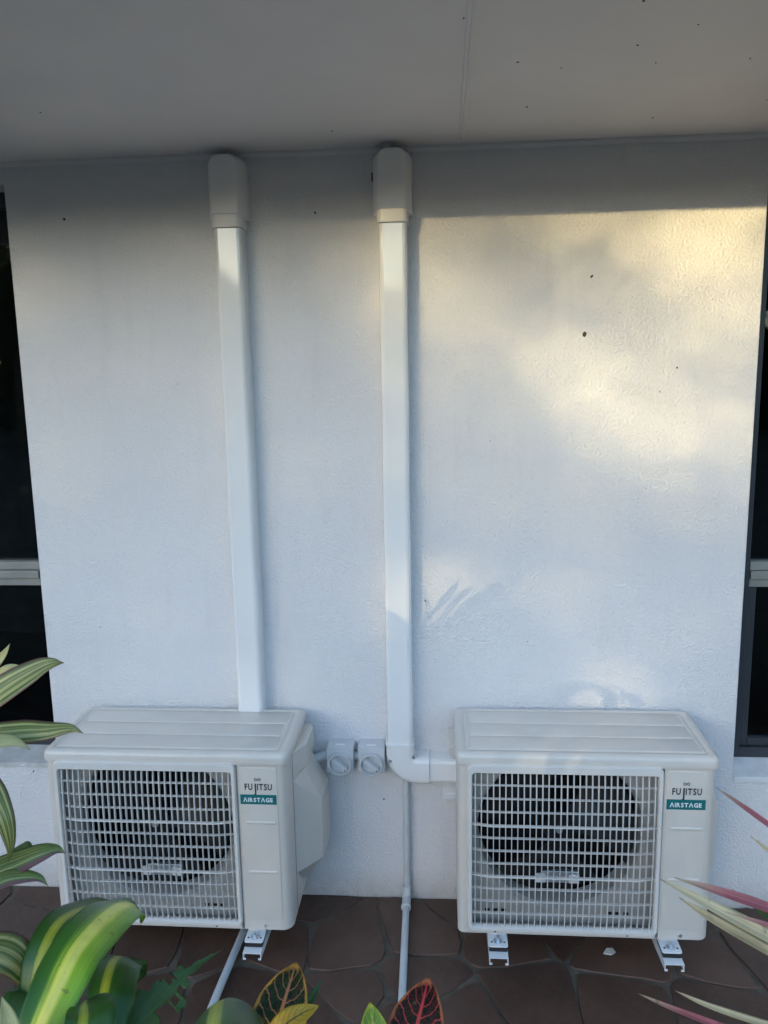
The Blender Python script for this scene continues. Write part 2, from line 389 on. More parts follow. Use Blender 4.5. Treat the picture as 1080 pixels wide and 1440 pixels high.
# ---------------------------------------------------------------- house
XL, XR = -1.1135, .9642; HEAD, SILLZ = 2.165, .425; ZS = 2.2216
house = tag(empty('house'), 'white rendered house wall with a dark window at each side under a soffit', 'house')
wx0, wx1 = -5.2, 5.2; wl0, wr1 = -2.75, 2.6; TH = .22
wb = MB()
for a in ((wx0, wl0, -.1, 2.6), (wl0, XL, -.1, SILLZ-.03), (wl0, XL, HEAD, 2.6), (XL, XR, -.1, 2.6), (XR, wr1, -.1, SILLZ-.03), (XR, wr1, HEAD, 2.6), (wr1, wx1, -.1, 2.6)):
    pass
def wallmesh():
    # one skin with two openings: a grid of quads minus the openings, plus reveals
    xs = [wx0, wl0, XL, XR, wr1, wx1]; zs = [-.1, SILLZ, HEAD, 2.6]
    bm = bmesh.new(); V = {}
    def vv(x, y, z):
        k = (round(x, 4), round(y, 4), round(z, 4))
        if k not in V: V[k] = bm.verts.new((x, y, z))
        return V[k]
    hole = lambda i, j: j == 1 and i in (1, 3)
    for i in range(5):
        for j in range(3):
            if hole(i, j):
                a, b, c, d = xs[i], xs[i+1], zs[j], zs[j+1]
                for (p, q) in (((a, c), (b, c)), ((b, c), (b, d)), ((b, d), (a, d)), ((a, d), (a, c))):
                    bm.faces.new([vv(p[0], 0, p[1]), vv(q[0], 0, q[1]), vv(q[0], TH, q[1]), vv(p[0], TH, p[1])])
            else:
                for y in (0, TH):
                    bm.faces.new([vv(xs[i], y, zs[j]), vv(xs[i+1], y, zs[j]), vv(xs[i+1], y, zs[j+1]), vv(xs[i], y, zs[j+1])])
    for e in ((xs[0], zs[0], xs[0], zs[3]), (xs[5], zs[0], xs[5], zs[3])): pass
    bmesh.ops.recalc_face_normals(bm, faces=bm.faces)
    me = bpy.data.meshes.new('wall'); bm.to_mesh(me); bm.free(); return me
wall = place('wall', wallmesh(), 'wall', house, bevel=.004, seg=2, smooth=True)
# dirt specks, insect marks and a tiny hole on the render
def speck(px, py, s, parent, plane, mat='dirt', el=1.0, ang=0):
    d = at(px, py, 1)-CAM
    if plane == 'wall': P = CAM+d*((-.0005-CAM.y)/d.y)
    else: P = CAM+d*((ZS-.0005-CAM.z)/d.z)
    vs = []; n = 7; jit = [random.uniform(.6, 1.2) for _ in range(n)]
    for ring, hh in ((1, 0), (.6, .0016)):
        for k in range(n):
            a = 2*PI*k/n; x = s*ring*jit[k]*math.cos(a); y = s*ring*jit[k]*math.sin(a)*el
            x, y = x*math.cos(ang)-y*math.sin(ang), x*math.sin(ang)+y*math.cos(ang)
            vs.append((P.x+x, P.y-hh, P.z+y) if plane == 'wall' else (P.x+x, P.y+y, P.z-hh))
    m = MB(); m.loft([vs[:n], vs[n:]], False, True); return m.build('speck', mat, parent)
for q in [(832,389,.0055,.6,.9),(822,470,.0062,1.4,.3),(952,517,.003,1,0),(928,551,.004,.4,2.2),(598,845,.004,.5,2.2),(47,1085,.006,.3,1.0),(141,882,.0022,1,0),(90,308,.004,1.2,.5),(443,299,.003,1.3,.4),(540,1124,.003,1,.3),(742,902,.0018,1,0),(690,620,.0015,1,0),(250,540,.0015,1,0)]:
    speck(q[0], q[1], q[2], wall, 'wall', 'dirt', q[3], q[4])
# soffit: fibre-cement sheets, a joint strip, a quad bead at the wall, fascia and roof above
OV = 1.02
roof = MB()
roof.add([(wx0-.3, -OV-.06, 2.275), (wx1+.3, -OV-.06, 2.275), (wx1+.3, 3.6, 3.6), (wx0-.3, 3.6, 3.6), (wx0-.3, -OV-.06, 2.335), (wx1+.3, -OV-.06, 2.335), (wx1+.3, 3.6, 3.68), (wx0-.3, 3.6, 3.68)],
         [(0,3,2,1),(4,5,6,7),(0,1,5,4),(1,2,6,5),(2,3,7,6),(3,0,4,7)])
roof.build('roof', 'roof', house)
box('fascia', 'strip', house, wx0-.3, wx1+.3, -OV-.024, -OV, ZS-.004, 2.30, .002)
sof = empty('soffit'); sof.parent = house
JX = .1655
for a, b in ((wx0, JX-2.4), (JX-2.4, JX-.004), (JX+.004, JX+2.4), (JX+2.4, wx1)):
    box('soffit_panel', 'soffit', sof, a+.001, b-.001, -OV+.001, .0, ZS, ZS+.006, 0)
js = MB()
js.prism([(-.011, 0), (-.0105, -.0016), (-.0045, -.0020), (-.003, -.0038), (.003, -.0038), (.0045, -.0020), (.0105, -.0016), (.011, 0)], lambda a, b: (JX+a, -OV+.002, ZS-.0003+b), lambda a, b: (JX+a, -.022, ZS-.0003+b))
js.build('joint_strip', 'soffit', sof, angle=20)
bd = MB(); prof = [(0, 0)]+[(-.013*math.cos(k*PI/10), -.013*math.sin(k*PI/10)) for k in range(6)]
bd.prism(prof, lambda a, b: (wx0, a-.0005, ZS+b-.0005), lambda a, b: (wx1, a-.0005, ZS+b-.0005)); bd.build('corner_bead', 'soffit', sof)
for q in [(741,150,.006,.6,.5),(728,87,.005,.3,0),(897,63,.0055,.3,.3),(905,1,.007,.5,.2),(57,158,.004,.5,0),(467,184,.0035,1,0),(918,165,.005,.5,.3),(652,25,.003,1,0),(789,95,.003,.4,0),(922,88,.003,.4,0),(1055,82,.0035,.4,0),(982,34,.003,.5,0),(1078,140,.004,.4,.4)]:
    speck(q[0], q[1], q[2]*.6, sof, 'soffit', 'dirt', q[3], q[4])
# windows
def window(x0, x1, stile):
    wn = empty('window'); wn.parent = house; FY = .085
    fr = MB(); zb, zt = SILLZ+.022, HEAD
    fr.box(x0, x0+.045, FY, FY+.06, zb, zt); fr.box(x1-.045, x1, FY, FY+.06, zb, zt)
    fr.box(x0+.045, x1-.045, FY, FY+.06, zt-.045, zt); fr.box(x0+.045, x1-.045, FY, FY+.06, zb, zb+.032)
    fr.build('frame', 'dark_frame', wn, .002)
    TZ0, TZ1 = .985, 1.062
    tr = MB(); tr.box(x0+.046, x1-.046, FY-.008, FY+.045, TZ0+.026, TZ0+.050); tr.box(x0+.046, x1-.046, FY+.004, FY+.045, TZ0, TZ0+.0245); tr.box(x0+.046, x1-.046, FY+.002, FY+.045, TZ0+.0515, TZ1)
    tr.build('transom', 'alu', wn, .0015)
    if stile:
        s = MB(); s.box(x0+.046, x0+.072, FY+.012, FY+.045, zb+.033, TZ0-.001); s.box(x0+.0725, x1-.047, FY+.012, FY+.045, zb+.033, zb+.058)
        s.build('sash', 'dark_frame', wn, .002)
    for (z0, z1) in ((zb+.0325, TZ0-.0005), (TZ1+.0005, zt-.0455)):
        box('pane', 'glass', wn, x0+.0455, x1-.0455, FY+.028, FY+.032, z0, z1, 0)
    sm = 'sill_white' if stile else 'sill'
    s = MB(); n = 44
    def prof(x, k): 
        j = .0025*math.sin(x*37+k)+.002*math.sin(x*91+2*k)
        return [(x, -.003+j*.6, SILLZ-.012), (x, -.002+j, SILLZ+.004), (x, .03, SILLZ+.010+j*.4), (x, FY+.004, SILLZ+.0225+j*.3), (x, FY+.004, SILLZ-.012)]
    s.loft([prof(x0+.001+(x1-x0-.002)*k/n, k) for k in range(n+1)]); s.build('sill', sm, wn)
    return wn
wl = window(wl0, XL, False); wr = window(XR, wr1, True)
# rooms behind the glass, with a half-drawn blind on the left
rm = MB()
for (a, b) in ((wx0+.3, -.15), (.15, wx1-.3)):
    rm.add([(a, TH+.01, -.05), (b, TH+.01, -.05), (b, 3.3, -.05), (a, 3.3, -.05), (a, TH+.01, 2.5), (b, TH+.01, 2.5), (b, 3.3, 2.5), (a, 3.3, 2.5)], [(0,1,2,3),(4,7,6,5),(1,5,6,2),(2,6,7,3),(3,7,4,0)])
rm.build('room', 'room', house, smooth=False)
bl = MB(); n = 40
bl.loft([[(wl0+.1+1.4*k/n, .30+.012*math.sin(k*1.3), .76), (wl0+.1+1.4*k/n, .30+.012*math.sin(k*1.3), 2.1), (wl0+.1+1.4*k/n, .305+.012*math.sin(k*1.3), 2.1), (wl0+.1+1.4*k/n, .305+.012*math.sin(k*1.3), .76)] for k in range(n+1)])
bl.build('blind', 'curtain', house)

# ---------------------------------------------------------------- line-set ducts
def duct_profile(hw, d, ch):
    pts = [(-hw, 0), (-hw, -(d-ch))]
    pts += [(-hw+ch*.10, -(d-ch*.55)), (-hw+ch*.42, -(d-ch*.16)), (-hw+ch*.85, -d)]
    return pts+[(-x, y) for x, y in reversed(pts)]
def wall_cap(parent, cx, tagside):
    # flat-fronted cap, wide flange at the wall, narrower face, collar over the duct
    def outline(hw, z0, z1, ch): return [(cx-hw, z0), (cx+hw, z0), (cx+hw, z1-ch), (cx+hw-ch*.35, z1-ch*.38), (cx+hw-ch, z1), (cx-hw+ch, z1), (cx-hw+ch*.35, z1-ch*.38), (cx-hw, z1-ch)]
    m = MB(); rings = []
    for hw, y, z0, z1, ch in ((.052, -.0005, 2.046, 2.2085, .024), (.052, -.030, 2.046, 2.2085, .024), (.050, -.034, 2.047, 2.2075, .024), (.0385, -.070, 2.052, 2.2045, .02), (.0345, -.0735, 2.055, 2.2025, .018)):
        rings.append([(x, y, z) for x, z in outline(hw, z0, z1, ch)])
    m.loft(rings)
    o = m.build('end_cap', 'duct_matte', parent, .0012)
    c = MB(); pr = duct_profile(.0412, .0715, .017)
    c.prism(pr, lambda x, y: (cx+x, y, 2.0200), lambda x, y: (cx+x, y, 2.0600)); c.build('collar', 'duct_matte', o, .001)
    for sx in (-1, 1):
        h = MB(); h.disc((cx+sx*.0455, 2.054), .0032, -.0352, -.025, 12); h.build('screw', 'rubber', o)
    if tagside:
        t = MB(); t.box(cx-.026, cx+.026, -.0748, -.0738, 2.058, 2.0585); t.build('moulding_line', 'duct_matte', o)
        box('knockout', 'rubber', o, cx-.056, cx-.0525, -.028, -.012, 2.135, 2.155, .001)
    return o
def run(parent, name, cx, z0, z1, hw=.0382, d=.062, ch=.015):
    pr = duct_profile(hw, d, ch); m = MB()
    N = 24; m.loft([[(cx+x+.0006*math.sin(k*.9), y, z0+(z1-z0)*k/N) for x, y in pr] for k in range(N+1)])
    return m.build(name, 'duct', parent, angle=18)
LCX, RCX = -.4685, -.0215
ld = tag(empty('pipe_duct', (LCX, 0, .4)), 'white plastic pipe duct running straight down the wall behind the unit beside the leafy plants', 'duct')
ld.location = (0, 0, 0)
run(ld, 'duct_cover', LCX, .30, 2.0195); wall_cap(ld, LCX, False)
rd = tag(empty('pipe_duct'), 'white plastic pipe duct turning at an elbow towards the unit with visible feet', 'duct')
run(rd, 'duct_cover', RCX, .535, 2.0195); wall_cap(rd, RCX, True)
# elbow: a swept fat profile with sockets at both ends
def elbow():
    m = MB(); pr = duct_profile(.0425, .068, .020); R = .050; cz, cx0 = .456, RCX
    rings = []
    rings.append([(cx0+x, y, .5345) for x, y in pr]); 
    for k in range(9):
        a = k/8*PI/2; ccx, ccz = cx0+R, cz+R
        # path centre goes down then to +x, tangent radius R; local x offset points outward/inward
        rings.append([(ccx-(R-x)*math.cos(a), y, ccz-(R-x)*math.sin(a)) for x, y in pr])
    rings.append([(RCX+.0865, y, cz+x) for x, y in pr])
    m.loft(rings); return m.build('elbow', 'duct', rd, .0012, angle=45)
el = elbow()
lip = MB(); lip.loft([[(RCX+x, y, z) for x, y in duct_profile(.0440, .0700, .018)] for z in (.5346, .541)]); lip.build('lip', 'duct', el, .001)
for (sx, sz) in ((RCX-.030, .492), (RCX+.040, .505)):
    s = MB(); s.disc((sx, sz), .0045, -.0715, -.055, 14); s.build('screw', 'galv', el)
hz = MB(); pr = duct_profile(.0382, .062, .015)
hz.loft([[(x0, y, .456+x) for x, y in pr] for x0 in (RCX+.0867, .12, .2, .3)]); hz.build('duct_branch', 'duct', rd, angle=18)
# corrugated conduit between cap and soffit
cf = MB(); cx = -.036; P = []; rr = []
for k in range(29): P.append((cx+.0008*k/6, -.050, 2.2025+.0190*k/28)); rr.append(.0115+(.0022 if k % 4 < 2 else 0))
cf.tube(P, rr, 18)
tag(cf.build('flexible_conduit', 'pvc', angle=25), 'short ribbed grey conduit between the soffit and the cap of the elbowed duct', 'conduit')

# ---------------------------------------------------------------- isolator switches
def isolator(cx, label):
    o = tag(empty('isolator_switch', (cx, 0, .485)), label, 'switch', 'grey rotary isolators')
    W2, H2 = .041, .042
    m = MB(); out = [rrect(-W2*s, W2*s, -H2*s2, H2*s2, .006) for s, s2 in ((1, 1), (1, 1), (.965, .97))]
    m.loft([[(x, y, z) for x, z in r] for r, y in zip(out, (-.001, -.050, -.056))]); b = m.build('housing', 'isolator', o, angle=30)
    r = MB(); n = 36; cz = -.007
    rings = [[(rad*math.cos(2*PI*k/n), y, cz+rad*math.sin(2*PI*k/n)) for k in range(n)] for rad, y in ((.0355, -.055), (.0355, -.072), (.034, -.074), (.0295, -.074), (.029, -.0575), (.0, -.050))]
    rings[-1] = [(.0005*math.cos(2*PI*k/n), -.0575, cz+.0005*math.sin(2*PI*k/n)) for k in range(n)]
    r.loft(rings, True, True); rg = r.build('dial_ring', 'isolator', o)
    k = MB(); a = math.radians(-40); pts = rrect(-.0275, .0275, -.0075, .0075, .004, 3)
    rot = lambda x, z: (x*math.cos(a)-z*math.sin(a), x*math.sin(a)+z*math.cos(a)+cz)
    k.loft([[(rot(x*s, z*s2)[0], y, rot(x*s, z*s2)[1]) for x, z in pts] for s, s2, y in ((1, 1.25, -.0598), (1, 1, -.075), (.95, .75, -.079))]); kb = k.build('knob', 'isolator', o)
    pm = MB(); px_, pz_ = rot(.022, 0); pm.disc((px_, pz_), .0022, -.0797, -.0785, 10); pm.build('pointer', 'ink', kb)
    lb = MB(); lb.add([(-.017, -.0002, .037), (.017, -.0002, .037), (.017, .0002, .047), (-.017, .0002, .047)], [(0, 1, 2, 3)])
    pl = box('name_plate', 'print_white', o, -.014, .014, -.044, -.034, .0415, .0430, .0004)
    return o
isolator(-.203, 'grey rotary isolator switch at the left of the pair, conduit curving from it')
isolator(-.109, 'grey rotary isolator switch at the right of the pair, touching the duct elbow')
lk = MB(); lk.tube([(-.163, -.028, .488), (-.149, -.028, .488)], .0125, 18)
tag(lk.build('conduit_coupling', 'conduit_grey'), 'short grey conduit joining the two isolator switches', 'conduit')
cc = MB(); pts = []
for k in range(15):
    t = k/14; a = t*PI/2
    pts.append((-.244-.085*math.sin(a*1.0), -.030-.05*t, .490-.085*(1-math.cos(a))))
cc.tube(pts, .0145, 16)
tag(cc.build('curved_conduit', 'conduit_grey'), 'grey bent conduit between the left isolator and the unit behind the leafy plants', 'conduit')

# ---------------------------------------------------------------- outdoor units
UW, UD, UH = .663, .290, .520
def text_mesh(s, size, ext=.0003, sx=1.0, bold=0):
    c = bpy.data.curves.new('t', 'FONT'); c.body = s; c.size = size; c.extrude = ext; c.resolution_u = 3; c.offset = bold
    o = bpy.data.objects.new('t', c); COL.objects.link(o)
    bpy.context.view_layer.update()
    me = bpy.data.meshes.new_from_object(o.evaluated_get(bpy.context.evaluated_depsgraph_get()))
    bpy.data.objects.remove(o); bpy.data.curves.remove(c)
    for v in me.vertices: v.co = Vector((v.co.x*sx, v.co.z, v.co.y))     # stand the lettering up, facing -Y
    me.flip_normals(); return me
def join(mb, me, dx, dz, sx=1, sz=1):
    mb.add([(v.co.x*sx+dx, v.co.y, v.co.z*sz+dz) for v in me.vertices], [tuple(p.vertices) for p in me.polygons])
def text_run(parts, width, cap, y, x0, z0, track):
    """letters set one by one; parts = [(char, x scale, z scale, dz)]"""
    mb = MB(); x = 0; info = []
    for ch, sx, sz, dz in parts:
        me = text_mesh(ch, cap/.73*1.0, .0003, bold=.00055); xs = [v.co.x for v in me.vertices]; a, b = min(xs), max(xs)
        info.append((me, x-a*sx, sx, sz, dz)); x += (b-a)*sx+track
    k = width/(x-track)
    for me, dx, sx, sz, dz in info:
        mb.add([((v.co.x*sx+dx)*k+x0, v.co.y+y, v.co.z*sz+z0+dz) for v in me.vertices], [tuple(p.vertices) for p in me.polygons])
    return mb

def make_unit():
    u = empty('outdoor_unit')
    # casing: side walls, back, floor, front strips round the grille opening and the right-hand front panel
    gx0, gx1, gz0, gz1 = .030, .522, .016, .488
    c = MB(); out = rrect(0, UW, 0, UD, (.018, .030, .012, .012), 6); n = len(out)
    inn = rrect(.003, UW-.003, .003, UD-.003, (.016, .028, .010, .010), 6)
    # outer skin of sides and back, without the flat front face between the two rounded front corners
    zs = (0, .012, UH-.03)
    idx0 = [i for i, p in enumerate(out)]
    def isfront(i): return abs(out[i][1]) < 1e-6 and abs(out[(i+1) % n][1]) < 1e-6
    o0 = c.add([(x, y, z) for z in (0, UH-.030) for x, y in out], [(i, (i+1) % n, n+(i+1) % n, n+i) for i in range(n) if not isfront(i)])
    c.add([(x, y, z) for z in (.003, UH-.030) for x, y in inn], [(n+i, n+(i+1) % n, (i+1) % n, i) for i in range(n) if not (abs(inn[i][1]-.003) < 1e-6 and abs(inn[(i+1) % n][1]-.003) < 1e-6)])
    c.add([(x, y, 0) for x, y in out], [tuple(range(n-1, -1, -1))])
    c.build('casing', 'casing', u, angle=40)
    fp = MB()
    def strip(x0, x1, z0, z1): fp.box(x0, x1, 0, .004, z0, z1)
    strip(.0182, gx0, .0005, UH-.0302); strip(.5295, UW-.0302, .0005, UH-.0302); strip(gx0, gx1, .0005, gz0); strip(gx0, gx1, gz1, UH-.0302)
    f = fp.build('front_panel', 'casing', u)
    # lid with rounded rim, shallow raised fields
    l = MB(); rings = []
    for e, z in ((.0035, UH-.032), (.0045, UH-.029), (.0045, UH-.012), (.0025, UH-.005), (-.003, UH-.0012), (-.010, UH), (-.018, UH), (-.0195, UH-.0018), (-.023, UH-.0018), (-.0245, UH-.0002), (-.03, UH-.0002)):
        rings.append([(x, y, z) for x, y in rrect(-e, UW+e, -e, UD+e, (.016+e*.5, .020+e*.5, .012, .012), 6)])
    l.loft(rings); lid = l.build('lid', 'lid', u, angle=60)
    for y0, y1 in ((.026, .101), (.105, .180), (.184, .264)):
        p = MB(); p.loft([[(x, y, z) for x, y in rrect(.034+e, UW-.034-e, y0+e, y1-e, .008, 3)] for e, z in ((0, UH-.001), (.0004, UH+.0002), (.0016, UH+.0009))]); p.build('lid_field', 'lid', lid, angle=60)
    # right-hand service panel with embossed outline and two ridges
    s = MB(); s.loft([[(x, y, z) for x, z in rrect(.534+e, .637-e, .030+e, .480-e, .009, 4)] for e, y in ((0, .0002), (.0006, -.0016), (.0022, -.0020))]); sp = s.build('service_panel', 'casing', u, angle=50)
    for z in (.322, .176):
        r = MB(); r.loft([[(x, y, zz) for x, zz in rrect(.548+e, .630-e, z-.0042+e, z+.0042-e, .0040-e, 3)] for e, y in ((0, -.0019), (.0008, -.0040), (.0025, -.0050))]); r.build('ridge', 'casing', sp, angle=60)
    # logo lettering: the J drops below the line and carries a looped mark above it
    lt = text_run([('F', 1, 1, 0), ('U', .95, 1, 0), ('J', 1.5, 1.5, -.0085), ('I', 1, 1, 0), ('T', 1, 1, 0), ('S', 1, 1, 0), ('U', .95, 1, 0)], .074, .0182, -.0026, .549, .4175, .0030)
    lo = lt.build('logo_lettering', 'ink', sp, smooth=False)
    lp = MB(); 
    P = []
    for k in range(33):
        t = 2*PI*k/32; P.append((.5845+.0078*math.sin(t), -.0026, .4470+.0036*math.sin(2*t)))
    rib = []
    lp.tube(P, .0009, 6, False); lp.build('looped_mark', 'ink', sp)
    bd = box('badge', 'teal', u, .536, .634, -.0030, -.0021, .376, .4035, 0)
    at_ = text_run([('\u039b', 1, 1, 0), ('I', 1, 1, 0), ('R', 1, 1, 0), ('S', 1, 1, 0), ('T', 1, 1, 0), ('\u039b', 1, 1, 0), ('G', 1, 1, 0), ('E', 1, 1, 0)], .080, .0118, -.0036, .544, .3835, .0019)
    at_.build('lettering', 'print_white', bd, smooth=False)
    sc = MB(); sc.disc((.588, .012), .0042, -.003, .0, 14); sc.build('screw', 'galv', u)
    for zz in (.05, .25, .46):
        m_ = MB(); m_.tube([(UW+.0015, .055, zz), (UW-.002, .055, zz)], .004, 12); m_.build('screw', 'galv', u)
    sm_ = MB(); sm_.box(UW-.001, UW+.0006, .0795, .0815, .004, UH-.032); sm_.build('panel_seam', 'cavity', u)
    for xx in (.10, .45):
        m_ = MB(); m_.disc((xx, .0075), .0032, -.0015, .0, 12); m_.build('screw', 'rubber', u)
    # inside: orifice plate with round opening, shroud, fan, motor bracket, coil
    CX, CZ, RO = .274, .276, .228
    pl = MB(); n = 64; ring = [(CX+RO*math.cos(2*PI*k/n), min(.4835, CZ+RO*math.sin(2*PI*k/n))) for k in range(n)]
    def sq(k):
        a = 2*PI*k/n; dx, dz = math.cos(a), math.sin(a); t = min(((gx1+.006-CX) if dx > 0 else (CX-gx0+.012))/max(abs(dx), 1e-6), ((UH-.035-CZ) if dz > 0 else (CZ-.004))/max(abs(dz), 1e-6)); return (CX+dx*t, CZ+dz*t)
    outr = [sq(k) for k in range(n)]
    corners = [(gx0-.012, .004), (gx1+.006, .004), (gx1+.006, UH-.035), (gx0-.012, UH-.035)]
    PY = .046
    pl.loft([[(x, PY, z) for x, z in outr], [(x, PY, z) for x, z in ring], [(CX+(x-CX)*.965, PY+.010, CZ+(z-CZ)*.965) for x, z in ring], [(CX+(x-CX)*.95, PY+.06, CZ+(z-CZ)*.95) for x, z in ring]], False, False)
    for cxn, czn in corners:
        near = sorted(range(n), key=lambda k: (outr[k][0]-cxn)**2+(outr[k][1]-czn)**2)[:2]
        pl.add([(cxn, PY, czn)]+[(outr[k][0], PY, outr[k][1]) for k in near], [(0, 1, 2)])
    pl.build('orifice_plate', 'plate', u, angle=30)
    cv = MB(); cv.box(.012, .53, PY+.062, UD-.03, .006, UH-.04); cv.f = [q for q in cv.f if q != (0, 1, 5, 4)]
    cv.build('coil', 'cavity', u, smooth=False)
    fan = MB(); fan.disc((CX, CZ), .042, PY+.014, PY+.05, 24)
    for b in range(3):
        a0 = 2*PI*b/3+.4; R_ = []
        for i in range(8):
            for j in range(8):
                rr = .038+(.205-.038)*i/7; aa = a0+(-.75+1.35*j/7)*(.7+.5*i/7); R_.append((CX+rr*math.cos(aa), PY+.012+.052*j/7, CZ+rr*math.sin(aa)))
        fan.add(R_, [(i*8+j, i*8+j+1, (i+1)*8+j+1, (i+1)*8+j) for i in range(7) for j in range(7)])
    fo = fan.build('fan', 'fan_black', u)
    hb = MB(); hb.disc((CX, CZ), .009, PY+.004, PY+.016, 12); hb.build('hub_nut', 'galv', fo)
    mbk = MB(); mbk.box(CX-.06, CX+.06, PY+.035, PY+.05, .10, .135); 
    mo = mbk.build('motor_bracket', 'galv', u, .002)
    for sx in (-1, 1): box('bracket_tab', 'print_white', mo, CX+sx*.046-.014, CX+sx*.046+.014, PY+.028, PY+.0345, .104, .130, .001)
    for k in range(3):
        for x0 in (.075, .405): box('drain_slot', 'cavity', u, x0+k*.022, x0+k*.022+.013, PY-.0012, PY-.0004, .034, .042, 0)
    # grille: rounded frame standing proud, bowed bars
    gr = MB(); FX0, FX1, FZ0, FZ1 = .026, .526, .013, .492
    rings = []
    for e, y, r in ((0, .003, .016), (0, -.008, .016), (.003, -.0115, .014), (.010, -.0115, .010), (.012, -.008, .008), (.0125, .006, .007)):
        rings.append([(x, y, z) for x, z in rrect(FX0+e, FX1-e, FZ0+e, FZ1-e-(.011 if e > .005 else 0), r, 5)])
    rings.append(rings[0]); gr.loft(rings, False, False)
    G = gr.build('grille', 'grille', u, angle=45)
    NB = 30; ix0, ix1, iz0, iz1 = FX0+.012, FX1-.012, FZ0+.012, FZ1-.0225
    bow = lambda z: -.0095*math.sin(PI*(z-iz0)/(iz1-iz0))**.6 if iz0 < z < iz1 else 0
    vb = MB(); K = 14; rg = []
    for k in range(K+1):
        z = iz0-.001+(iz1-iz0+.002)*k/K; y = -.004+bow(z)
        top = z > .318; hw = .0016 if top else .0011
        rg.append([(-hw*.8, y+.009, z), (-hw, y+.001, z), (-hw*.5, y, z), (hw*.5, y, z), (hw, y+.001, z), (hw*.8, y+.009, z)])
    vb.loft(rg); vme = vb.mesh('grille_bar')
    for k in range(NB):
        place('grille_bar', vme, 'grille', G, loc=(ix0+(ix1-ix0)*(k+.5)/NB, 0, 0), angle=40)
    sec = [(iz1, .322), (.322, .176), (.176, iz0)]
    def hbar(z, t, d):
        h = MB(); y = -.0035+bow(z)-d; K2 = 10; R2 = []
        for k in range(K2+1):
            x = ix0-.001+(ix1-ix0+.002)*k/K2; e = min(1, min(k, K2-k)/1.0); yy = y if 0 < k < K2 else -.004
            R2.append([(x, yy, z-t), (x, yy, z+t), (x, yy+.009, z+t*.9), (x, yy+.009, z-t*.9)])
        h.loft(R2); h.build('grille_bar', 'grille', G, angle=40)
    for a, b in sec:
        for k in (1, 2, 3): hbar(a+(b-a)*k/4, .0008, -.0018)
    for z in (.322, .176): hbar(z, .0018, .0020)
    # valve cover on the right flank: flares out below the grip, cut back at the foot
    vc = MB(); prof = [(0, .478), (.020, .478), (.028, .468), (.030, .408), (.020, .394), (.070, .300), (.070, .116), (.004, .045), (0, .045)]
    y0, y1 = .115, UD-.012; rings = []
    for y, k in ((.088, .03), (.164, .90), (.168, .93), (y1, 1)): rings.append([(UW-.001+x*k, y, z) for x, z in prof])
    vc.loft(rings); vc.build('valve_cover', 'casing', u, smooth=False)
    # grip moulding on the left flank
    gp = MB(); gp.loft([[(-.022*k, y, z) for z, k in ((.476, .2), (.470, 1), (.455, 1), (.440, .6), (.432, .1))]+[(.001, y, .432), (.001, y, .476)] for y in (.13, .25)]); gp.build('side_grip', 'casing', u, .003)
    # feet: pressed plates under the casing with a bolt
    for fx in (.107, .560):
        for fy in (-.034, UD-.045):
            ft = MB(); ft.loft([[(x, y, z) for x, y in rrect(fx-.026, fx+.026, fy, fy+.073, .006, 3)] for z in (-.0165, -.0125)]); F = ft.build('foot', 'bracket', u, .0008)
            ft2 = box('foot_web', 'bracket', F, fx-.024, fx+.024, fy+.045, fy+.072, -.0124, -.0005, .001)
            if fy < 0:
                b = MB(); cx_, cy_ = fx, fy+.020; hx = [(cx_+.0075*math.cos(k*PI/3), cy_+.0075*math.sin(k*PI/3)) for k in range(6)]
                b.loft([[(x, y, z) for x, y in hx] for z in (-.0125, -.0055)]); b.tube([(cx_, cy_, -.006), (cx_, cy_, .004)], .0042, 10); b.tube([(cx_, cy_, -.0128), (cx_, cy_, -.0112)], .0125, 18); b.build('bolt', 'galv', F)
                for sx in (-1, 1):
                    h = MB(); h.tube([(fx+sx*.017, fy+.016, -.0127), (fx+sx*.017, fy+.016, -.0119)], .0028, 10); h.build('slot', 'rubber', F)
    return u
uL = make_unit(); uL.location = (-.9723, -.3258, .1182)
tag(uL, 'beige outdoor air-conditioning unit behind the leafy plants, only one foot showing', 'air conditioner', 'outdoor units mounted low on the wall')
uR = copy_tree(uL); uR.location = (.1436, -.3233, .129)
tag(uR, 'beige outdoor air-conditioning unit at the end of the duct elbow, two feet showing', 'air conditioner', 'outdoor units mounted low on the wall')

